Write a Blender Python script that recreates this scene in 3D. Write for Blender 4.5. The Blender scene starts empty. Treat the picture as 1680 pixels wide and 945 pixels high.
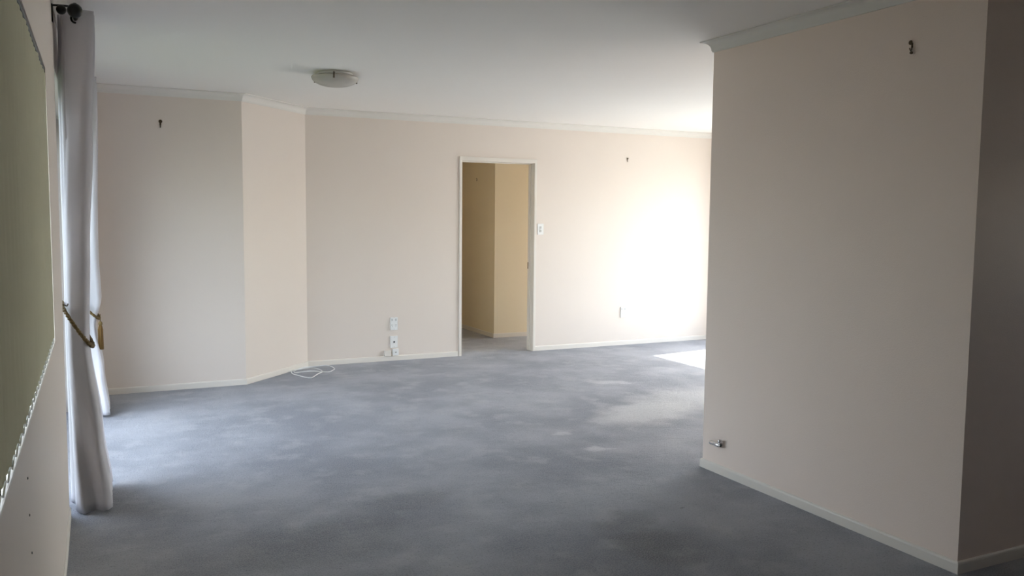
import bpy, bmesh, math, random
from mathutils import Vector, Matrix
random.seed(4)
sc = bpy.context.scene
col = sc.collection

# ------------------------------------------------------------------ camera, world, sun, exposure
YAW, PITCH, ROLL, FPX, CAMZ = .4531, -.0843, .0091, 1398.73, 1.4136
fw = Vector((math.sin(YAW)*math.cos(PITCH), math.cos(YAW)*math.cos(PITCH), math.sin(PITCH)))
rt = Vector((math.cos(YAW), -math.sin(YAW), 0)); up = rt.cross(fw)
r2 = math.cos(ROLL)*rt + math.sin(ROLL)*up
u2 = -math.sin(ROLL)*rt + math.cos(ROLL)*up
cam = bpy.data.cameras.new('camera'); camo = bpy.data.objects.new('camera', cam); col.objects.link(camo)
cam.sensor_width = 36; cam.lens = FPX/1680*36; cam.clip_start = .01
camo.matrix_world = Matrix(((r2.x, u2.x, -fw.x, 0), (r2.y, u2.y, -fw.y, 0), (r2.z, u2.z, -fw.z, CAMZ), (0, 0, 0, 1)))
sc.camera = camo

SUN_DIR = Vector((-.832, -.12, -1.0)).normalized()        # the way the sunlight travels
w = bpy.data.worlds.new('sky'); sc.world = w; w.use_nodes = True
nt = w.node_tree; nt.nodes.clear()
sky = nt.nodes.new('ShaderNodeTexSky'); sky.sky_type = 'NISHITA'; sky.sun_disc = False
sky.sun_elevation = math.asin(-SUN_DIR.z); sky.sun_rotation = math.atan2(-SUN_DIR.x, -SUN_DIR.y)
sky.air_density = 1.0; sky.dust_density = 2.5; sky.ozone_density = 1.0
hz = nt.nodes.new('ShaderNodeMix'); hz.data_type = 'RGBA'; hz.inputs[0].default_value = .6   # thin bright cloud
hz.inputs[7].default_value = (3.0, 3.0, 3.1, 1)
nt.links.new(sky.outputs[0], hz.inputs[6])
bg = nt.nodes.new('ShaderNodeBackground'); bg.inputs[1].default_value = .6
out = nt.nodes.new('ShaderNodeOutputWorld')
nt.links.new(hz.outputs[2], bg.inputs[0]); nt.links.new(bg.outputs[0], out.inputs[0])

sl = bpy.data.lights.new('sun', 'SUN'); sl.energy = 5.5; sl.angle = math.radians(.6); sl.color = (1, .945, .84)
so = bpy.data.objects.new('sun', sl); col.objects.link(so)
so.rotation_euler = SUN_DIR.to_track_quat('-Z', 'Y').to_euler(); so.location = (14, 7, 14)

def portal(loc, sx, sy, direction):
    """sampling guide in a window opening: gives off no light of its own"""
    l = bpy.data.lights.new('window_portal', 'AREA'); l.shape = 'RECTANGLE'; l.size = sx; l.size_y = sy
    l.cycles.is_portal = True
    o = bpy.data.objects.new('window_portal', l); col.objects.link(o); o.location = loc
    o.rotation_euler = Vector(direction).to_track_quat('-Z', 'Z').to_euler()

vs = sc.view_settings
vs.view_transform = 'Standard'; vs.look = 'None'; vs.gamma = 1; vs.use_curve_mapping = False
vs.exposure = 2.05
cy = sc.cycles
cy.max_bounces = 16; cy.diffuse_bounces = 12; cy.transmission_bounces = 12; cy.transparent_max_bounces = 16
cy.sample_clamp_indirect = 8; cy.caustics_reflective = False; cy.caustics_refractive = False

# ------------------------------------------------------------------ materials
def mat(name, rgb, rough=.6, metal=0, spec=.4, var=0., vscale=6, bump=0., bscale=200, bdist=.002, translucent=0., coat=0):
    m = bpy.data.materials.new(name); m.use_nodes = True
    t = m.node_tree; b = t.nodes['Principled BSDF']; N = t.nodes.new; L = t.links.new
    b.inputs['Base Color'].default_value = (*rgb, 1); b.inputs['Roughness'].default_value = rough
    b.inputs['Metallic'].default_value = metal; b.inputs['Specular IOR Level'].default_value = spec
    tc = N('ShaderNodeTexCoord'); cur = None
    n = N('ShaderNodeTexNoise'); n.inputs['Scale'].default_value = vscale; n.inputs['Detail'].default_value = 4
    L(tc.outputs['Object'], n.inputs['Vector'])
    mx = N('ShaderNodeMix'); mx.data_type = 'RGBA'
    mx.inputs[6].default_value = (*[c*(1-var) for c in rgb], 1); mx.inputs[7].default_value = (*[min(1, c*(1+var)) for c in rgb], 1)
    L(n.outputs['Fac'], mx.inputs[0]); L(mx.outputs[2], b.inputs['Base Color']); cur = mx
    if bump:
        bn = N('ShaderNodeTexNoise'); bn.inputs['Scale'].default_value = bscale; bn.inputs['Detail'].default_value = 3
        L(tc.outputs['Object'], bn.inputs['Vector'])
        bp = N('ShaderNodeBump'); bp.inputs['Strength'].default_value = bump; bp.inputs['Distance'].default_value = bdist
        L(bn.outputs['Fac'], bp.inputs['Height']); L(bp.outputs[0], b.inputs['Normal'])
    if translucent:
        tr = N('ShaderNodeBsdfTranslucent'); L(cur.outputs[2], tr.inputs['Color'])
        ms = N('ShaderNodeMixShader'); ms.inputs[0].default_value = translucent
        L(b.outputs[0], ms.inputs[1]); L(tr.outputs[0], ms.inputs[2])
        L(ms.outputs[0], t.nodes['Material Output'].inputs[0])
    return m

M = {}
M['wall'] = mat('embossed_wallpaper', (.78, .705, .64), .5, spec=.5, var=.025, vscale=1.5, bump=.35, bscale=260, bdist=.0015)
M['rose_wall'] = mat('rose_embossed_wallpaper', (.89, .765, .685), .5, spec=.5, var=.025, vscale=1.5, bump=.4, bscale=220, bdist=.0018)
M['hall_wall'] = mat('hall_paint', (.83, .74, .57), .75, spec=.2, var=.02, vscale=1.5, bump=.2, bscale=260, bdist=.001)
M['ceiling'] = mat('ceiling_paint', (.90, .88, .85), .85, spec=.1, var=.012, vscale=1.2, bump=.1, bscale=180, bdist=.001)
M['trim'] = mat('gloss_trim_paint', (.79, .75, .69), .42, spec=.4, var=.015, vscale=4)
M['cornice'] = mat('cornice_paint', (.79, .77, .73), .7, spec=.2, var=.012, vscale=3)
M['plastic'] = mat('white_plastic', (.84, .85, .85), .35, spec=.5, var=.01)
M['plastic_grey'] = mat('grey_plastic', (.62, .63, .62), .4, spec=.5, var=.02)
M['dark'] = mat('dark_slot', (.05, .05, .05), .6, var=.1)
M['chrome'] = mat('chrome', (.75, .76, .78), .12, metal=1, var=.03, vscale=20)
M['bronze'] = mat('aged_brass_hook', (.10, .07, .04), .5, metal=.6, var=.2, vscale=80)
M['iron'] = mat('black_rod_metal', (.012, .013, .012), .35, metal=.3, var=.2, vscale=30)
M['cloth'] = mat('white_curtain_cloth', (.80, .79, .82), .85, spec=.1, var=.02, vscale=8, bump=.25, bscale=700, bdist=.0008, translucent=.38)
M['rope'] = mat('gold_rope', (.15, .10, .035), .6, spec=.3, var=.35, vscale=160, bump=.6, bscale=300, bdist=.002)
M['tassel'] = mat('brown_gold_tassel', (.20, .11, .035), .7, spec=.2, var=.4, vscale=220, bump=.6, bscale=400, bdist=.002)
M['blind'] = mat('olive_cream_blind_cloth', (.60, .59, .44), .8, spec=.15, var=.03, vscale=14, bump=.2, bscale=500, bdist=.0008, translucent=.03)
M['alu'] = mat('window_aluminium', (.35, .40, .45), .4, metal=.4, var=.05)
M['rail'] = mat('dark_head_rail', (.09, .10, .10), .5, var=.1)
M['concrete'] = mat('patio_concrete', (.40, .39, .36), .9, spec=.1, var=.12, vscale=2, bump=.3, bscale=60, bdist=.004)
M['lawn'] = mat('lawn_grass', (.085, .097, .055), .95, spec=.1, var=.3, vscale=5, bump=.6, bscale=80, bdist=.01)
M['opal'] = mat('marbled_opal_glass', (.74, .71, .66), .18, spec=.6, var=.10, vscale=14, translucent=.35)
M['roof'] = mat('roof_board', (.45, .44, .42), .8, var=.05)

def glass():
    m = bpy.data.materials.new('window_glass'); m.use_nodes = True
    t = m.node_tree; t.nodes.clear(); N = t.nodes.new; L = t.links.new
    tr = N('ShaderNodeBsdfTransparent'); tr.inputs[0].default_value = (.93, .95, .94, 1)
    gl = N('ShaderNodeBsdfGlossy'); gl.inputs['Roughness'].default_value = .02
    ms = N('ShaderNodeMixShader'); ms.inputs[0].default_value = .06
    o = N('ShaderNodeOutputMaterial')
    L(tr.outputs[0], ms.inputs[1]); L(gl.outputs[0], ms.inputs[2]); L(ms.outputs[0], o.inputs[0])
    return m
M['glass'] = glass()

def carpet():
    m = bpy.data.materials.new('worn_blue_grey_carpet'); m.use_nodes = True
    t = m.node_tree; b = t.nodes['Principled BSDF']; N = t.nodes.new; L = t.links.new
    b.inputs['Roughness'].default_value = 1; b.inputs['Specular IOR Level'].default_value = .05
    b.inputs['Sheen Weight'].default_value = .25; b.inputs['Sheen Roughness'].default_value = .5
    tc = N('ShaderNodeTexCoord'); P = tc.outputs['Object']
    def noise(scale, detail=3, rough=.5, vec=None):
        n = N('ShaderNodeTexNoise'); n.inputs['Scale'].default_value = scale; n.inputs['Detail'].default_value = detail
        n.inputs['Roughness'].default_value = rough; L(vec or P, n.inputs['Vector']); return n
    def math_(op, a, c):
        n = N('ShaderNodeMath'); n.operation = op
        for i, v in enumerate((a, c)):
            if hasattr(v, 'links'): L(v, n.inputs[i])
            else: n.inputs[i].default_value = v
        return n.outputs[0]
    def ramp(fac, lo, hi):
        n = N('ShaderNodeMapRange'); n.interpolation_type = 'SMOOTHSTEP'
        n.inputs[1].default_value = lo; n.inputs[2].default_value = hi; L(fac, n.inputs[0]); return n.outputs[0]
    def mix(fac, a, c):
        n = N('ShaderNodeMix'); n.data_type = 'RGBA'
        if hasattr(fac, 'links'): L(fac, n.inputs[0])
        else: n.inputs[0].default_value = fac
        for i, v in ((6, a), (7, c)):
            if hasattr(v, 'links'): L(v, n.inputs[i])
            else: n.inputs[i].default_value = (*v, 1)
        return n.outputs[2]
    # warped coordinates give every patch a ragged edge
    wn = noise(3.5, 5, .6); ws = N('ShaderNodeVectorMath'); ws.operation = 'SCALE'; ws.inputs['Scale'].default_value = .45
    sb = N('ShaderNodeVectorMath'); sb.operation = 'SUBTRACT'; sb.inputs[1].default_value = (.5, .5, .5)
    L(wn.outputs['Color'], sb.inputs[0]); L(sb.outputs[0], ws.inputs[0])
    wa = N('ShaderNodeVectorMath'); wa.operation = 'ADD'; L(P, wa.inputs[0]); L(ws.outputs[0], wa.inputs[1])
    def blob(x, y, rx, ry, ang=0, soft=.6):
        mp = N('ShaderNodeMapping'); mp.vector_type = 'TEXTURE'
        mp.inputs['Location'].default_value = (x, y, 0); mp.inputs['Rotation'].default_value = (0, 0, ang)
        mp.inputs['Scale'].default_value = (rx, ry, 1e3); L(wa.outputs[0], mp.inputs['Vector'])
        ln = N('ShaderNodeVectorMath'); ln.operation = 'LENGTH'; L(mp.outputs[0], ln.inputs[0])
        n = N('ShaderNodeMapRange'); n.interpolation_type = 'SMOOTHSTEP'
        n.inputs[1].default_value = 1; n.inputs[2].default_value = 1-soft; L(ln.outputs['Value'], n.inputs[0])
        return n.outputs[0]
    base = mix(ramp(noise(1.3, 4, .6).outputs['Fac'], .35, .68), (.215, .232, .28), (.40, .42, .47))
    base = mix(math_('MULTIPLY', ramp(noise(4.5, 4, .6).outputs['Fac'], .48, .72), .6), base, (.49, .505, .53))
    # weak reflected sunlight, painted into the carpet colour as paler patches
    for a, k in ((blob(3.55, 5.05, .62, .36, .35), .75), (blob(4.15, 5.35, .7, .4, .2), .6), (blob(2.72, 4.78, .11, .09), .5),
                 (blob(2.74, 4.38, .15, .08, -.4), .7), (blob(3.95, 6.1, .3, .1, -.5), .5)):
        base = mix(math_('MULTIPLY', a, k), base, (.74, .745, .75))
    # dark trodden stains; the last two also paint in shade at the near left
    for a, k in ((blob(2.12, 2.95, .24, .30, .9), .55), (blob(2.18, 3.25, .2, .16), .35), (blob(2.57, 3.33, .03, .012, -.4, .4), .9),
                 (blob(1.35, 3.95, .35, .18, .2), .30), (blob(.85, 3.55, .6, .38, .2), .36)):
        base = mix(math_('MULTIPLY', a, k), base, (.085, .085, .085))
    fib = noise(150, 3, .7)
    base = mix(math_('MULTIPLY', ramp(fib.outputs['Fac'], .38, .62), .5), base, (.50, .515, .55))
    base = mix(math_('MULTIPLY', ramp(noise(90, 2, .6).outputs['Fac'], .55, .72), .45), base, (.125, .132, .155))
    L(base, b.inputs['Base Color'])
    bp = N('ShaderNodeBump'); bp.inputs['Strength'].default_value = .7; bp.inputs['Distance'].default_value = .012
    h = math_('ADD', noise(170, 3, .7).outputs['Fac'], math_('MULTIPLY', noise(28, 3, .6).outputs['Fac'], .9))
    L(h, bp.inputs['Height']); L(bp.outputs[0], b.inputs['Normal'])
    return m
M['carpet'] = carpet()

# ------------------------------------------------------------------ mesh helpers
def box(bm, x0, x1, y0, y1, z0, z1, bev=0):
    r = bmesh.ops.create_cube(bm, size=1)
    bmesh.ops.scale(bm, vec=(abs(x1-x0), abs(y1-y0), abs(z1-z0)), verts=r['verts'])
    bmesh.ops.translate(bm, vec=((x0+x1)/2, (y0+y1)/2, (z0+z1)/2), verts=r['verts'])
    if bev:
        es = {e for v in r['verts'] for e in v.link_edges}
        bmesh.ops.bevel(bm, geom=list(es), offset=bev, segments=2, affect='EDGES', profile=.6)
    return bm
def B(*a, bev=0): return box(bmesh.new(), *a, bev=bev)
def boxes(*l, bev=0):
    bm = bmesh.new()
    for a in l: box(bm, *a, bev=bev)
    return bm
def tube(bm, pts, r, seg=10, closed=False, caps=True):
    pts = [Vector(p) for p in pts]; n = len(pts); rings = []
    rr = r if isinstance(r, (list, tuple)) else [r]*n
    prev = None
    for i, p in enumerate(pts):
        if closed: d = pts[(i+1) % n]-pts[i-1]
        else: d = pts[min(i+1, n-1)]-pts[max(i-1, 0)]
        d.normalize()
        if prev is None:
            a = Vector((0, 0, 1)) if abs(d.z) < .9 else Vector((1, 0, 0)); a = (a-d*a.dot(d)).normalized()
        else: a = (prev-d*prev.dot(d)).normalized()
        prev = a; c = d.cross(a)
        rings.append([bm.verts.new(p+rr[i]*(math.cos(2*math.pi*k/seg)*a+math.sin(2*math.pi*k/seg)*c)) for k in range(seg)])
    for i in range(n if closed else n-1):
        A, C = rings[i], rings[(i+1) % n]
        for k in range(seg): bm.faces.new((A[k], A[(k+1) % seg], C[(k+1) % seg], C[k]))
    if caps and not closed:
        bm.faces.new(rings[0][::-1]); bm.faces.new(rings[-1])
    return bm
def lathe(bm, prof, seg=48, axis='Z', off=(0, 0, 0)):
    rings = []
    def pt(r, z, a):
        x, y = r*math.cos(a), r*math.sin(a)
        v = {'Z': (x, y, z), 'X': (z, x, y), 'Y': (x, z, y)}[axis]
        return Vector(v)+Vector(off)
    for r, z in prof:
        rings.append([bm.verts.new(pt(r, z, 2*math.pi*k/seg)) for k in range(seg)] if r > 1e-6 else [bm.verts.new(pt(0, z, 0))])
    for A, C in zip(rings, rings[1:]):
        for k in range(seg):
            j = (k+1) % seg
            if len(A) == 1 and len(C) == 1: continue
            if len(A) == 1: bm.faces.new((A[0], C[k], C[j]))
            elif len(C) == 1: bm.faces.new((A[k], A[j], C[0]))
            else: bm.faces.new((A[k], A[j], C[j], C[k]))
    bmesh.ops.recalc_face_normals(bm, faces=bm.faces)
    return bm
def catmull(pts, n=8):
    P = [Vector(p) for p in pts]; P = [P[0]]+P+[P[-1]]; o = []
    for i in range(1, len(P)-2):
        for k in range(n):
            t = k/n; a, b, c, d = P[i-1:i+3]
            o.append(.5*((2*b)+(c-a)*t+(2*a-5*b+4*c-d)*t*t+(3*b-a-3*c+d)*t**3))
    return o+[P[-2]]
def obj(name, bm, m, parent=None, loc=(0, 0, 0), smooth=False):
    me = bpy.data.meshes.new(name)
    bmesh.ops.recalc_face_normals(bm, faces=bm.faces)
    bm.to_mesh(me); bm.free()
    me.materials.append(M[m])
    o = bpy.data.objects.new(name, me); col.objects.link(o); o.location = loc
    if smooth:
        for p in me.polygons: p.use_smooth = True
        if smooth != 'all': me.set_sharp_from_angle(angle=math.radians(40))
    if parent: o.parent = parent
    return o
def tag(o, label, cat, group=None):
    o['label'] = label; o['category'] = cat
    if group: o['group'] = group
    return o
def thing(name, loc, label, cat, group=None):
    o = bpy.data.objects.new(name, None); o.empty_display_size = .05; col.objects.link(o); o.location = loc
    return tag(o, label, cat, group)
def struct(name, bm, m, label=None, cat=None, parent=None):
    o = obj(name, bm, m, parent)
    if not parent:
        o['kind'] = 'structure'
        if label: o['label'] = label
        if cat: o['category'] = cat
    return o
def holder(name, loc, label, cat):
    o = bpy.data.objects.new(name, None); o.empty_display_size = .05; col.objects.link(o); o.location = loc
    o['kind'] = 'structure'; o['label'] = label; o['category'] = cat
    return o

# ------------------------------------------------------------------ the setting
XL = -.150; XN = 3.0666; YN = 3.7993; YA = 7.2387; YB = 7.8907; XC = 1.0802; XD = XC+YB-YA
XR = 6.55; XO = 6.80; H = 2.375; T = .12
NY = 2.195                                        # near end of the partition
BX, BY = 5.6, -3.6                                # back of the room behind the camera
DX0, DX1, DZ = 3.277, 4.082, 1.955                # doorway
HX, HY = 4.117, 8.923                             # corner in the hall
WY0, WY1, WZ0, WZ1 = .9, 3.55, .93, 1.93          # left window
SY0, SY1, SZ = 4.36, 6.72, 2.05                   # left sliding door
GY0, GY1, GZ = 4.7, 7.48, 2.08                    # right glass door

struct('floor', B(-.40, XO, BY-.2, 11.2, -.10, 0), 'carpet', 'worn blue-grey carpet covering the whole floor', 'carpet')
struct('ceiling', B(-.62, 6.92, BY-.4, 11.4, H, H+.12), 'ceiling', 'plain off-white painted ceiling', 'ceiling')
struct('ground_patio', B(XO+.02, 20, -10, 22, -.25, -.12), 'concrete', 'pale concrete paving outside the sunny glass door', 'paving')
struct('ground_lawn', B(-16, -.42, -10, 22, -.25, -.12), 'lawn', 'shaded lawn outside the curtained sliding door', 'lawn')

struct('wall_left', boxes(
    (-.40, XL, BY, WY0, 0, H), (-.40, XL, WY0, WY1, 0, WZ0), (-.40, XL, WY0, WY1, WZ1, H),
    (-.40, XL, WY1, SY0, 0, H), (-.40, XL, SY0, SY1, SZ, H), (-.40, XL, SY1, YA+.1, 0, H)), 'wall', 'wallpapered wall with window and curtained sliding door', 'wall')
struct('wall_alcove', B(XL, XC, YA, YA+.1, 0, H), 'wall', 'mauve-shaded wall between white curtain and angled wall', 'wall')
bm = bmesh.new()
q = .12/math.sqrt(2)
base = [(XC, YA), (XD, YB), (XD-q, YB+q), (XC-q, YA+q)]
lo = [bm.verts.new((x, y, 0)) for x, y in base]; hi = [bm.verts.new((x, y, H)) for x, y in base]
bm.faces.new(lo); bm.faces.new(hi)
for i in range(4): bm.faces.new((lo[i], lo[(i+1) % 4], hi[(i+1) % 4], hi[i]))
struct('wall_diagonal', bm, 'wall', 'narrow cream wall set at forty-five degrees', 'wall')
struct('wall_far', boxes((XD-.1, DX0-.018, YB, YB+T, 0, H), (DX0-.018, DX1+.018, YB, YB+T, DZ+.018, H), (DX1+.018, XR, YB, YB+T, 0, H)), 'wall', 'long cream far wall with the open doorway', 'wall')
struct('wall_right', boxes(
    (XR, XO, YN-.3, GY0, 0, H), (XR, XO, GY0, GY1, GZ, H), (XR, XO, GY1, 8.12, 0, H),
    (XR, XO, 8.12, 8.83, 0, .2), (XR, XO, 8.12, 8.83, 2.1, H), (XR, XO, 8.83, 11, 0, H)), 'wall', 'far side wall with the sunny glass door', 'wall')
struct('wall_partition', B(XN, XR, NY, YN, 0, H), 'rose_wall', 'large pinkish near wall jutting in from the right', 'wall')
struct('wall_side', boxes((BX, BX+.12, BY, 1.05, 0, H), (BX, BX+.12, 1.05, 1.60, 0, 1.25), (BX, BX+.12, 1.05, 1.60, 1.8, H), (BX, BX+.12, 1.60, NY, 0, H)), 'wall', 'side wall behind the camera', 'wall')
struct('wall_back', B(XL-.25, BX+.12, BY-.12, BY, 0, H), 'wall', 'wall behind the camera', 'wall')
struct('wall_hall_corner', B(HX, XR, HY, 11, 0, H), 'hall_wall', 'tan hall corner seen through the doorway', 'wall')
struct('wall_hall_left', B(2.9, 3.0, YB+T, 11, 0, H), 'hall_wall', 'tan wall along the left of the hall', 'wall')
struct('wall_hall_end', B(2.9, HX, 11, 11.1, 0, H), 'hall_wall', 'tan wall at the end of the hall', 'wall')

room = [(XL, BY), (XL, YA), (XC, YA), (XD, YB), (XR, YB), (XR, YN), (XN, YN), (XN, NY), (BX, NY), (BX, BY)]
def sweep_segment(p0, p1, prev, nxt, prof, cut0=None, cut1=None):
    """profile [(offset into room, z)] along one wall, mitred to its neighbours"""
    def nrm(a, b):
        d = (Vector(b)-Vector(a)).normalized(); return Vector((d.y, -d.x)), d
    n, d = nrm(p0, p1)
    def mit(a, b, c):
        n1, _ = nrm(a, b); n2, _ = nrm(b, c); return (n1+n2)/(1+n1.dot(n2))
    m0 = mit(prev, p0, p1) if cut0 is None else n
    m1 = mit(p0, p1, nxt) if cut1 is None else n
    a = Vector(p0) if cut0 is None else Vector(p0)+d*cut0
    b = Vector(p1) if cut1 is None else Vector(p0)+d*cut1
    bm = bmesh.new(); R = []
    for P, m in ((a, m0), (b, m1)):
        R.append([bm.verts.new((P.x+m.x*o, P.y+m.y*o, z)) for o, z in prof])
    k = len(prof)
    for i in range(k): bm.faces.new((R[0][i], R[0][(i+1) % k], R[1][(i+1) % k], R[1][i]))
    bm.faces.new(R[0][::-1]); bm.faces.new(R[1])
    return bm
D, PJ = H-2.315, .055
cov = [(0, H-D), (.006, H-D), (.008, H-D+.007)]
for i in range(7):
    a = math.radians(90*i/6)
    cov.append((.010+(PJ-.018)*(1-math.cos(a)), H-D+.009+(D-.017)*math.sin(a)))
cov += [(PJ-.002, H-.007), (PJ, H-.006), (PJ, H-.0005), (0, H-.0005)]
skt = [(0, .0005), (.011, .0005), (.011, .040), (.009, .046), (.004, .050), (0, .050)]
names = ['left', 'alcove', 'diagonal', 'far', 'right', 'partition_end', 'partition', 'partition_near_end', 'side', 'back']
n = len(room)
for i in range(n):
    a, b, p, x = room[i], room[(i+1) % n], room[i-1], room[(i+2) % n]
    o = obj('trim_%d' % (i+1), sweep_segment(a, b, p, x, cov), 'cornice', smooth=True)
    o['kind'] = 'structure'; o['label'] = 'white coved cornice along the %s wall' % names[i].replace('_', ' '); o['category'] = 'cornice'
    L_ = (Vector(b)-Vector(a)).length
    cuts = [(None, None)]
    if names[i] == 'left': cuts = [(None, SY0-BY), (SY1-BY, None)]
    if names[i] == 'far': cuts = [(None, DX0-.032-XD), (DX1+.032-XD, None)]
    if names[i] == 'right': cuts = [(None, YB-GY1), (YB-GY0, None)]
    for j, (c0, c1) in enumerate(cuts):
        prof = [(k*.6, z) for k, z in skt] if names[i] == 'left' else skt
        o = obj('baseboard_'+names[i], sweep_segment(a, b, p, x, prof, c0, c1), 'trim')
        o['kind'] = 'structure'; o['category'] = 'baseboard'
        o['label'] = 'low cream skirting along the %s wall%s' % (names[i].replace('_', ' '), (', before its opening', ', beyond its opening')[j] if len(cuts) > 1 else '')
for nm, bm in (('baseboard_hall_front', B(HX-.011, XR, HY-.011, HY, .0005, .05, bev=.002)), ('baseboard_hall_side', B(HX-.011, HX, HY, 11, .0005, .05, bev=.002))):
    o = obj(nm, bm, 'trim'); o['kind'] = 'structure'; o['category'] = 'baseboard'
    o['label'] = 'low skirting in the hall, ' + ('face towards the doorway' if 'front' in nm else 'side going away')

# doorway: lining, architraves, strike plate
d1 = holder('door_1', (DX0, YB, 0), 'open doorway with cream painted frame into the hall', 'doorway')
def rel(o, b): return [(x[0]-o[0], x[1]-o[0], x[2]-o[1], x[3]-o[1], x[4]-o[2], x[5]-o[2]) for x in b]
O = (DX0, YB, 0)
def part(name, bxs, m, parent, origin, bev=0):
    return obj(name, boxes(*rel(origin, bxs), bev=bev), m, parent)
part('door_jamb', [(DX0-.018, DX0, YB-.002, YB+T+.002, 0, DZ+.018)], 'trim', d1, O)
part('door_jamb', [(DX1, DX1+.018, YB-.002, YB+T+.002, 0, DZ+.018)], 'trim', d1, O)
part('door_head', [(DX0, DX1, YB-.002, YB+T+.002, DZ, DZ+.018)], 'trim', d1, O)
part('door_stop', [(DX0, DX0+.008, YB+.06, YB+.09, 0, DZ), (DX1-.008, DX1, YB+.06, YB+.09, 0, DZ), (DX0, DX1, YB+.06, YB+.09, DZ-.008, DZ)], 'trim', d1, O)
part('architrave', [(DX0-.030, DX0-.002, YB-.016, YB, .001, DZ+.002)], 'trim', d1, O, bev=.003)
part('architrave', [(DX1+.002, DX1+.030, YB-.016, YB, .001, DZ+.002)], 'trim', d1, O, bev=.003)
part('architrave', [(DX0-.030, DX1+.030, YB-.016, YB, DZ+.002, DZ+.042)], 'trim', d1, O, bev=.003)
sp = part('strike_plate', [(DX1-.003, DX1, YB+.095, YB+.118, .86, .93)], 'bronze', d1, O); sp['label'] = 'dark metal strike plate'

# sliding glass doors: frame, two panels, panes
def sliding(name, x, y0, y1, z1, label):
    o = holder(name, (x, y0, 0), label, 'glass door'); org = (x, y0, 0)
    part('door_frame', [(x-.05, x+.05, y0, y0+.045, .0005, z1), (x-.05, x+.05, y1-.045, y1, .0005, z1), (x-.05, x+.05, y0+.045, y1-.045, z1-.045, z1), (x-.05, x+.05, y0+.045, y1-.045, .0005, .025)], 'alu', o, org)
    ym = (y0+y1)/2
    for s, (a, b) in ((-.022, (y0+.045, ym+.03)), (.022, (ym-.03, y1-.045))):
        pf = part('door_panel', [(x+s-.018, x+s+.018, a, a+.055, .025, z1-.045), (x+s-.018, x+s+.018, b-.055, b, .025, z1-.045), (x+s-.018, x+s+.018, a+.055, b-.055, z1-.095, z1-.045), (x+s-.018, x+s+.018, a+.055, b-.055, .025, .085)], 'alu', o, org)
        part('pane', [(x+s-.003, x+s+.003, a+.055, b-.055, .085, z1-.095)], 'glass', pf, org)
    return o
sliding('door_2', -.31, SY0, SY1, SZ, 'aluminium sliding glass door behind the white curtains')
sliding('door_3', XR+.16, GY0, GY1, GZ, 'sunlit sliding glass door around the corner')
portal((-.36, (SY0+SY1)/2, SZ/2), SY1-SY0, SZ, (1, 0, 0))
portal((XR+.22, (GY0+GY1)/2, GZ/2), GY1-GY0, GZ, (-1, 0, 0))

def window(name, x, y0, y1, z0, z1, label, mull):
    o = holder(name, (x, y0, z0), label, 'window'); org = (x, y0, z0)
    fb = [(x-.03, x+.03, y0, y0+.04, z0, z1), (x-.03, x+.03, y1-.04, y1, z0, z1), (x-.03, x+.03, y0+.04, y1-.04, z0, z0+.04), (x-.03, x+.03, y0+.04, y1-.04, z1-.04, z1)]
    ys = [y0+.04]+mull+[y1-.04]
    fb += [(x-.03, x+.03, m-.02, m+.02, z0+.04, z1-.04) for m in mull]
    part('window_frame', fb, 'alu', o, org)
    for a, b in zip(ys, ys[1:]):
        part('pane', [(x-.003, x+.003, a+(.02 if a in mull else 0), b-(.02 if b in mull else 0), z0+.04, z1-.04)], 'glass', o, org)
    return o
w1 = window('window_1', -.335, WY0, WY1, WZ0, WZ1, 'window behind the olive vertical blind at far left', [1.75, 2.65])
part('window_sill', [(-.305, XL+.0015, WY0, WY1, WZ0, WZ0+.010)], 'trim', w1, (-.335, WY0, WZ0), bev=.003)
window('fill_window_hall', XR+.16, 8.12, 8.83, .2, 2.1, 'unseen tall narrow window added at the end of the hall to light it', [])  # out of view, added to brighten the hall walls
portal((-.37, (WY0+WY1)/2, (WZ0+WZ1)/2), WY1-WY0, WZ1-WZ0, (1, 0, 0))
portal((XR+.20, 8.475, 1.15), .71, 1.9, (-1, 0, 0))
window('fill_window_side', BX+.06, 1.05, 1.60, 1.25, 1.8, 'small unseen window added in the side wall to light the partition end', [])  # out of view, added to brighten the partition's near end face
portal((BX+.11, 1.325, 1.525), .55, .55, (-1, 0, 0))
for k, (y, z) in enumerate(((2.076, .839), (2.086, .754), (2.111, .66))):
    bm = bmesh.new(); lathe(bm, [(0, .002), (.0025, .0015), (.003, 0)], 10, 'X', (XL, y, z))
    o = obj('nail', bm, 'dark', bpy.data.objects['wall_left'])

# ------------------------------------------------------------------ vertical blind in the left window
vb = thing('vertical_blind', (-.160, WY0, WZ0), 'olive-cream vertical blind drawn closed across the left window', 'blind')
OV = (-.160, WY0, WZ0)
part('head_rail', [(-.182, -.152, WY0+.003, WY1-.003, WZ1-.018, WZ1-.002)], 'rail', vb, OV, bev=.003)
bm = bmesh.new()
nsl = 31; stp = (WY1-WY0-.016)/nsl
ht0, ht1 = .020, WZ1-WZ0-.020
hw = .0462
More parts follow.
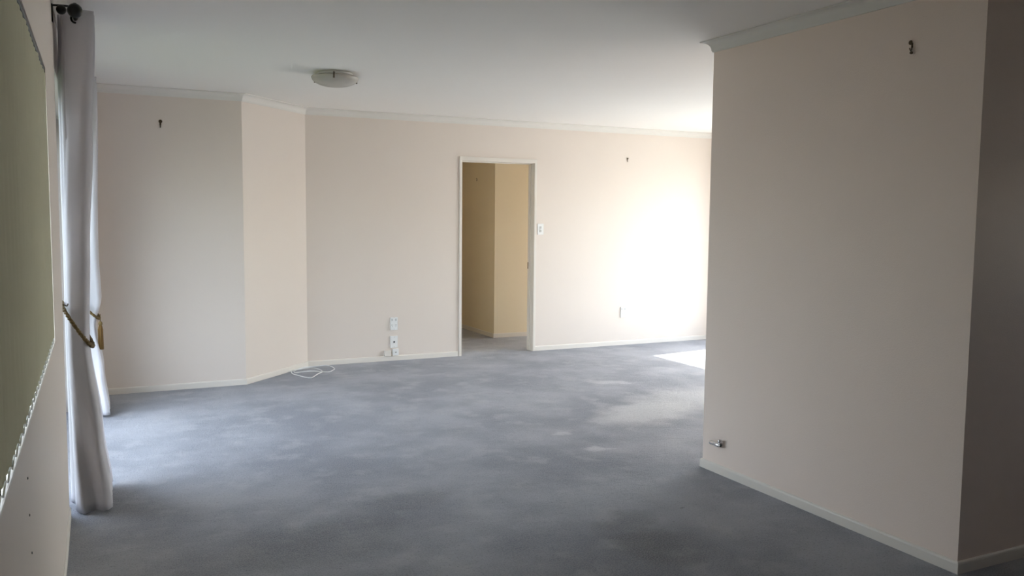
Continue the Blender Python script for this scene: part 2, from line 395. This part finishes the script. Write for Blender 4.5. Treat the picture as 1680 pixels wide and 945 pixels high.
# one slat: shallow curved strip
cols = 5; R_ = []
for z in (ht0, ht1):
    for t_ in (0, .0012):
        R_.append([bm.verts.new((t_+.004*(1-(2*i/(cols-1)-1)**2), -hw+2*hw*i/(cols-1), z)) for i in range(cols)])
for A, C in ((R_[0], R_[1]), (R_[3], R_[2]), (R_[2], R_[0]), (R_[1], R_[3])):
    for i in range(cols-1): bm.faces.new((A[i], A[i+1], C[i+1], C[i]))
for i in (0, cols-1): bm.faces.new((R_[0][i], R_[1][i], R_[3][i], R_[2][i]))
s0 = obj('slat', bm, 'blind', vb)
for i in range(nsl):
    s = s0 if i == 0 else s0.copy()
    if i: col.objects.link(s)
    s.parent = vb; s.location = (0, .008+stp*(i+.5), 0); s.rotation_euler.z = math.radians(-9+random.uniform(-3, 3))
bm = bmesh.new()
tube(bm, [(0.012, .03+.01*i, .030+.006*math.cos(i*.01/stp*2*math.pi)) for i in range(250)], .0018, 5)
obj('bottom_chain', bm, 'plastic', vb)

# ------------------------------------------------------------------ curtains on a black rod
RX, RZ, RX2 = -.058, 2.283, -.112
rod = thing('curtain_rod', (XL, 4.25, RZ), 'black curtain rod with ball finials on brackets above sliding door', 'curtain rod')
OR = Vector((XL, 4.25, RZ))
def loc_(p): return Vector(p)-OR
Y0R, Y1R = 4.27, 7.10
for x, r, br in ((RX, .0095, .031),):
    bm = bmesh.new(); tube(bm, [loc_((x, Y0R, RZ)), loc_((x, Y1R, RZ))], r, 14); obj('rod', bm, 'iron', rod, smooth=True)
    for y, s in ((Y0R, -1), (Y1R, 1)):
        bm = bmesh.new()
        pr = [(0, s*br*2.15)]+[(br*math.sin(a), s*(br*1.15-br*math.cos(a))) for a in [math.pi*(1-k/12) for k in range(1, 12)]]+[(r*1.5, 0), (r*1.5, -s*.012), (r, -s*.012)]
        lathe(bm, pr, 24, 'Y', loc_((x, y, RZ))); obj('finial', bm, 'iron', rod, smooth=True)
for y in (4.30, 5.7, 7.06):
    bm = bmesh.new()
    box(bm, *[v for pair in zip(loc_((XL, y-.014, RZ-.045)), loc_((XL+.006, y+.014, RZ+.05))) for v in pair], bev=.002)
    tube(bm, [loc_((XL+.003, y, RZ+.028)), loc_((RX2, y, RZ+.030)), loc_((RX, y, RZ+.030))], .0045, 10)
    lathe(bm, [(0, -.018)]+[(.021*math.sin(t), -.021*math.cos(t)) for t in [math.pi*k/9 for k in range(1, 9)]]+[(0, .021)], 16, 'Z', loc_((RX2, y, RZ+.012)))
    for x, rr in ((RX, .0125),):
        lathe(bm, [(0, .036), (.006, .036), (.007, .02), (.011, .012), (rr+.004, 0), (rr+.004, -.014), (0, -.014)], 16, 'Z', loc_((x, y, RZ+.010)))
    obj('bracket', bm, 'iron', rod, smooth=True)

def curtain(name, ya, wfun, xr, xl, ztop, label, nfold, seed):
    """ya(z): first Y of the gathered cloth, wfun(z): its length along Y, xl/xr(z): wall side and room side in X"""
    o = thing(name, (-.07, ya(0), 0), label, 'curtain', 'white curtains of the sliding door')
    rnd = random.Random(seed); ph = [rnd.uniform(-.5, .5) for _ in range(nfold*2+2)]; am = [rnd.uniform(.72, 1) for _ in range(nfold*2+2)]
    nu, nv = nfold*16, 70
    bm = bmesh.new(); G = []
    for j in range(nv+1):
        z = .012+(ztop-.012)*j/nv; row = []
        for i in range(nu+1):
            u = i/nu; f = u*nfold
            k = int(min(f*2, nfold*2)); am_ = am[k]*(1-(f*2-k))+am[k+1]*(f*2-k)
            s = math.cos(2*math.pi*f+.35*math.sin(z*2.1+ph[k % 5]))
            s = math.copysign(abs(s)**.75, s)
            x = (xl(z)+xr(z))/2+(xr(z)-xl(z))/2*s*am_
            y = ya(z)+wfun(z)*u+.012*math.sin(4*math.pi*f+1+.8*z)+.006*math.sin(z*5+6*u)
            sn = s*am_
            y += ((.012+.02*max(0, 1-z/.9))*math.sin(sn*6+1.2+.6*z)+.10*max(0, -.35-sn)**1.2)*(1 if f < .75 else .3)
            zz = z+(.010*math.sin(3.1*f+seed) if j == 0 else 0)
            row.append(bm.verts.new((x+.07, y-ya(0), zz)))
        G.append(row)
    for j in range(nv):
        for i in range(nu): bm.faces.new((G[j][i], G[j][i+1], G[j+1][i+1], G[j+1][i]))
    c = obj('curtain_panel', bm, 'cloth', o, smooth='all')
    md = c.modifiers.new('thickness', 'SOLIDIFY'); md.thickness = .0015
    top = [v.co.copy() for v in c.data.vertices][(nu+1)*nv:]
    for A, C in zip(top, top[1:]):                     # an eyelet wherever the cloth crosses the rod
        if (A.x-RX-.07)*(C.x-RX-.07) <= 0 and A.x != C.x:
            t = (RX+.07-A.x)/(C.x-A.x); yy = A.y+(C.y-A.y)*t
            bm = bmesh.new(); tube(bm, [(RX+.07+.0185*math.cos(a), yy, RZ+.0185*math.sin(a)) for a in [2*math.pi*k/20 for k in range(20)]], .0045, 8, closed=True)
            obj('eyelet', bm, 'iron', o, smooth='all')
    return o
def lerp(tab):
    def f(z):
        for (z0, v0), (z1, v1) in zip(tab, tab[1:]):
            if z <= z1:
                t = max(0, (z-z0)/(z1-z0)); t = t*t*(3-2*t); return v0+(v1-v0)*t
        return tab[-1][1]
    return f
cn = curtain('curtain', lerp([(0, 4.375), (.8, 4.42), (2.3, 4.37)]), lerp([(0, .42), (.8, .24), (1.5, .42), (2.3, .55)]),
             lerp([(0, .042), (.35, .005), (.80, -.042), (1.2, -.030), (1.8, .0), (2.3, .026)]), lerp([(0, -.150), (.8, -.150), (1.3, -.148), (1.95, -.146), (2.3, -.138)]),
             2.318, 'nearer white curtain tied back with gold rope beside the left wall', 6, 3)
cf = curtain('curtain', lerp([(0, 6.42), (.62, 6.62), (2.3, 6.45)]), lerp([(0, .46), (.62, .26), (1.4, .42), (2.3, .55)]),
             lerp([(0, .070), (.3, .035), (.62, -.015), (.80, .028), (1.1, .018), (2.3, .045)]), lerp([(0, -.130), (.62, -.115), (1.9, -.130), (2.3, -.136)]),
             2.318, 'farther white curtain tied back beside the mauve-shaded wall', 5, 8)

def tieback(loc, cx, cy, rx, ry, zl, zr, hook, label, tassel_at, tl):
    o = thing('curtain_tieback', loc, label, 'tieback', 'gold rope tiebacks'); L0 = Vector(loc)
    bm = bmesh.new(); pts = []
    for k in range(64):
        a = 2*math.pi*k/64; x = cx+rx*math.cos(a); y = cy+ry*math.sin(a)
        pts.append(Vector((x, y, zl+(zr-zl)*(1+math.cos(a))/2))-L0)
    for s in (0, math.pi):
        tw = []
        for k, p in enumerate(pts):
            a = 2*math.pi*k/64; t = 22*a+s
            tw.append(p+Vector((math.cos(a)*.0045*math.cos(t), math.sin(a)*.0045*math.cos(t), .0055*math.sin(t))))
        # finer resampling keeps the twist round
        tube(bm, catmull(tw+[tw[0]], 5)[:-1], .0065, 7, closed=True)
    obj('rope', bm, 'rope', o, smooth='all')
    bm = bmesh.new(); tube(bm, [Vector(p)-L0 for p in catmull(hook, 6)], .0028, 8); obj('hook', bm, 'bronze', o, smooth='all')
    if not tassel_at: return o
    tp = Vector(tassel_at)-L0
    bm = bmesh.new(); tube(bm, [tp, tp+Vector((0, 0, -.05))], .003, 6); tl0 = -.05
    obj('cord', bm, 'rope', o, smooth='all')
    bm = bmesh.new(); lathe(bm, [(0, 0), (.008, -.002), (.014, -.012), (.013, -.026), (.009, -.030)], 16, 'Z', tp+Vector((0, 0, tl0)))
    obj('tassel_head', bm, 'rope', o, smooth='all')
    bm = bmesh.new()
    for k in range(26):
        a = 2*math.pi*k*.382; r_ = .016*math.sqrt(k/26)
        tube(bm, [tp+Vector((r_*.5*math.cos(a), r_*.5*math.sin(a), tl0-.026)), tp+Vector((r_*math.cos(a), r_*math.sin(a), tl0-.06)), tp+Vector((r_*1.1*math.cos(a), r_*1.1*math.sin(a), tl0-tl+random.uniform(-.004, .004)))], .0024, 5)
    obj('tassel_skirt', bm, 'tassel', o, smooth='all')
    return o
tieback((-.14, 4.40, .98), -.096, 4.53, .064, .165, .985, .775, [(XL+.001, 4.345, .995), (-.140, 4.345, .992), (-.131, 4.347, .988), (-.127, 4.352, .998)],
        'gold rope tieback slanting across the nearer curtain', None, 0)
tieback((-.13, 6.95, .75), -.063, 6.74, .062, .19, .80, .66, [(XL+.001, 6.95, .80), (-.12, 6.95, .805), (-.10, 6.94, .82)],
        'gold and brown tasselled tieback on the farther curtain', (.004, 6.62, .70), .20)

# ------------------------------------------------------------------ ceiling light
LC = (1.495, 5.86)
cl = thing('ceiling_light', (LC[0], LC[1], H), 'shallow marbled glass ceiling light with small metal clips', 'ceiling light')
bm = bmesh.new(); lathe(bm, [(0, -.001), (.115, -.001), (.12, -.006), (.118, -.016), (.10, -.022), (0, -.022)], 40); obj('base_plate', bm, 'plastic', cl, smooth=True)
bm = bmesh.new(); pr = []
RB, DP = .160, .064
for k in range(15):
    a = k/14*math.pi/2; pr.append((RB*math.cos(a)**.9 if k < 14 else 0, -.030-DP*math.sin(a)))
pr2 = [(max(0, r-.005), z+.005) for r, z in reversed(pr)]; pr2[0] = (0, pr2[0][1])
lathe(bm, pr+pr2+[pr[0]], 56); bmesh.ops.remove_doubles(bm, verts=bm.verts, dist=1e-5)
obj('glass_bowl', bm, 'opal', cl, smooth='all')
for a in (math.radians(-107), math.radians(13), math.radians(133)):
    bm = bmesh.new(); c, s = math.cos(a), math.sin(a)
    tube(bm, [(.11*c, .11*s, -.016), ((RB+.004)*c, (RB+.004)*s, -.018), ((RB+.008)*c, (RB+.008)*s, -.03), ((RB+.006)*c, (RB+.006)*s, -.046), ((RB-.006)*c, (RB-.006)*s, -.050)], .0045, 8)
    lathe(bm, [(0, -.058), (.006, -.056), (.006, -.044), (0, -.042)], 12, 'Z', ((RB+.004)*c, (RB+.004)*s, 0))
    obj('clip', bm, 'bronze', cl, smooth='all')
bm = bmesh.new(); lathe(bm, [(0, -.022), (.014, -.022), (.014, -.04), (.024, -.055), (.027, -.068), (.018, -.082), (0, -.086)], 20); obj('bulb', bm, 'plastic', cl, smooth='all')

# ------------------------------------------------------------------ sockets and switches on the far wall
def plate(name, x0, x1, z0, z1, label, cat, kind, dep=.012):
    cx, cz = (x0+x1)/2, (z0+z1)/2; wx, wz = (x1-x0)/2, (z1-z0)/2
    o = thing(name, (cx, YB, cz), label, cat)
    obj('plate', B(-wx, wx, -dep, 0, -wz, wz, bev=.003), 'plastic', o)
    def pc(nm, x, z, hx, hz, d0, d1, m, bev=.0008): obj(nm, B(x-hx, x+hx, -dep-d1, -dep-d0, z-hz, z+hz, bev=bev), m, o)
    if kind == 'power':
        for s in (-1, 1):
            pc('rocker', s*wx*.5, wz*.62, .007, .011, -.001, .005, 'plastic_grey')
            for dx, dz in ((-.006, .006), (.006, .006), (0, -.008)):
                pc('pin_slot', s*wx*.48+dx, -wz*.3+dz, .0012, .0042, -.0005, .0004, 'dark', 0)
        for z in (-wz*.85, wz*.93): pc('screw_cap', 0, z, .003, .003, -.001, .001, 'plastic_grey')
    if kind == 'switch':
        for z in (.018, -.018): pc('rocker', 0, z, .009, .012, -.001, .005, 'plastic_grey')
    if kind == 'aerial':
        bm = bmesh.new(); lathe(bm, [(0, -dep-.009), (.004, -dep-.009), (.0045, -dep-.002), (.0085, -dep-.002), (.0085, -dep+.001)], 16, 'Y', (0, 0, 0)); obj('aerial_socket', bm, 'dark', o, smooth=True)
        for z in (-wz*.8, wz*.8): pc('screw_cap', 0, z, .003, .003, -.001, .001, 'plastic_grey')
    if kind == 'phone':
        pc('jack', 0, .0, .009, .006, -.001, .001, 'plastic_grey'); pc('jack_hole', 0, -.001, .005, .003, 0, .0014, 'dark', 0)
    return o
plate('light_switch', 4.127, 4.197, 1.222, 1.336, 'white light switch on the wall just right of the doorway', 'switch', 'switch')
plate('power_socket', 5.174, 5.246, .306, .424, 'white wall socket on the sunlit stretch right of the doorway', 'socket', 'power')
plate('power_socket', 2.531, 2.605, .300, .424, 'white double power socket, topmost of the column left of the doorway', 'socket', 'power')
plate('aerial_socket_plate', 2.531, 2.605, .126, .242, 'white wall plate with one dark round hole below the double socket', 'socket', 'aerial')
plate('phone_socket', 2.548, 2.610, .052, .118, 'small square white socket box lowest in the column by the skirting', 'socket', 'phone', .030)
ad = thing('cable_box', (2.500, YB, .078), 'small off-white box left of the lowest socket above the skirting', 'junction box')
obj('body', B(-.034, .034, -.032, 0, -.027, .027, bev=.004), 'trim', ad)
obj('lid_seam', B(-.0345, .0345, -.0215, -.020, -.0275, .0275), 'plastic_grey', ad)

# ------------------------------------------------------------------ picture hooks
def hook(loc, nrm, label, hang=0., s=1.):
    o = thing('picture_hook', loc, label, 'hook', 'picture hooks left on the walls')
    o.rotation_euler.z = math.atan2(nrm[1], nrm[0])            # local +X points into the room
    obj('plate', B(0, .0015, -.005*s, .005*s, -.006*s, .016*s, bev=.0005), 'bronze', o)
    obj('nail', tube(bmesh.new(), [(-.001, 0, .010*s), (.014*s, 0, .016*s)], .0016*s, 8), 'bronze', o)
    lathe_bm = bmesh.new(); lathe(lathe_bm, [(0, .002), (.010*s, .0015), (.011*s, 0)], 14, 'X', (.012*s, 0, .016*s)); obj('nail_head', lathe_bm, 'bronze', o, smooth=True)
    obj('hook', tube(bmesh.new(), catmull([(.002, 0, .0), (.003, 0, -.014*s), (.008*s, 0, -.020*s), (.014*s, 0, -.016*s), (.016*s, 0, -.008*s)], 5), .0026*s, 8), 'bronze', o, smooth='all')
    if hang: 
        bm = bmesh.new(); tube(bm, [(.008, .001, -.018), (.009, .002, -.018-hang*.6), (.009, .004, -.018-hang)], [.0015, .0018, .004], 7)
        lathe(bm, [(0, -.004), (.006, -.002), (.007, .004), (.003, .009), (0, .010)], 12, 'Z', (.009, .004, -.018-hang)); obj('wire_end', bm, 'bronze', o, smooth='all')
    return o
hook((.469, YA, 2.100), (0, -1), 'dark picture hook high on the mauve-shaded wall by the curtain', s=1.25)
hook((5.225, YB, 2.033), (0, -1), 'tiny dark picture hook high on the bright far wall right of the doorway', s=.9)
hook((XN, 2.524, 2.130), (-1, 0), 'dark picture hook with dangling wire high on the near right wall', hang=.012, s=.9)
hook((HX, 9.435, 1.841), (-1, 0), 'faint hook on the hall wall seen through the doorway', s=.7)

# ------------------------------------------------------------------ chrome gas tap low on the near wall
gt = thing('gas_tap', (XN, 3.655, .168), 'small chrome gas outlet low on the near wall beside its corner', 'gas tap')
bm = bmesh.new(); lathe(bm, [(0, -.005), (.010, -.005), (.013, -.002), (.014, 0)], 24, 'X', (0, 0, .002)); obj('flange', bm, 'chrome', gt, smooth=True)
bm = bmesh.new(); tube(bm, [(-.004, 0, .002), (-.022, 0, .001)], .008, 14); obj('stem', bm, 'chrome', gt, smooth=True)
bm = bmesh.new(); lathe(bm, [(0, -.036), (.007, -.036), (.0075, -.028), (.0115, -.028), (.0125, -.024), (.0125, .046), (.011, .049), (.0, .049)], 24, 'Y', (-.024, 0, 0)); obj('body', bm, 'chrome', gt, smooth=True)
bm = bmesh.new(); lathe(bm, [(0, -.0285), (.0082, -.0285), (.0082, -.0275)], 16, 'Y', (-.024, -.0080, 0)); obj('outlet_hole', bm, 'dark', gt)
bm = bmesh.new(); lathe(bm, [(.005, .008), (.005, .013), (.010, .016), (.0125, .023), (.0095, .031), (0, .035)], 20, 'Z', (-.022, -.026, 0)); obj('knob', bm, 'chrome', gt, smooth='all')

# ------------------------------------------------------------------ coiled white cable on the carpet
path = [(1.51, 7.655), (1.55, 7.67), (1.529, 7.634), (1.526, 7.532), (1.545, 7.417), (1.592, 7.341), (1.64, 7.308), (1.719, 7.424), (1.784, 7.538), (1.79, 7.656), (1.748, 7.742), (1.689, 7.77), (1.616, 7.74), (1.563, 7.686), (1.555, 7.597), (1.606, 7.601), (1.689, 7.579), (1.776, 7.548), (1.84, 7.515), (1.89, 7.559), (1.921, 7.641), (1.927, 7.749), (1.892, 7.82), (1.817, 7.845), (1.73, 7.835), (1.65, 7.77), (1.57, 7.69)]
pp = [(x-1.7, y-7.6, .0045+.0065*(i % 3 == 1)) for i, (x, y) in enumerate(path)]
cb = thing('cable', (1.7, 7.6, 0), 'loosely coiled white cable on the carpet at the angled wall', 'cable')
obj('cord', tube(bmesh.new(), catmull(pp, 7), .0042, 8), 'plastic', cb, smooth='all')
bm = bmesh.new(); d = Vector((pp[0][0]-pp[1][0], pp[0][1]-pp[1][1], 0)).normalized(); e = Vector(pp[0])
tube(bm, [e, e+d*.012, e+d*.012, e+d*.026], [.0055, .0055, .0035, .0035], 10); obj('plug', bm, 'plastic_grey', cb, smooth=True)
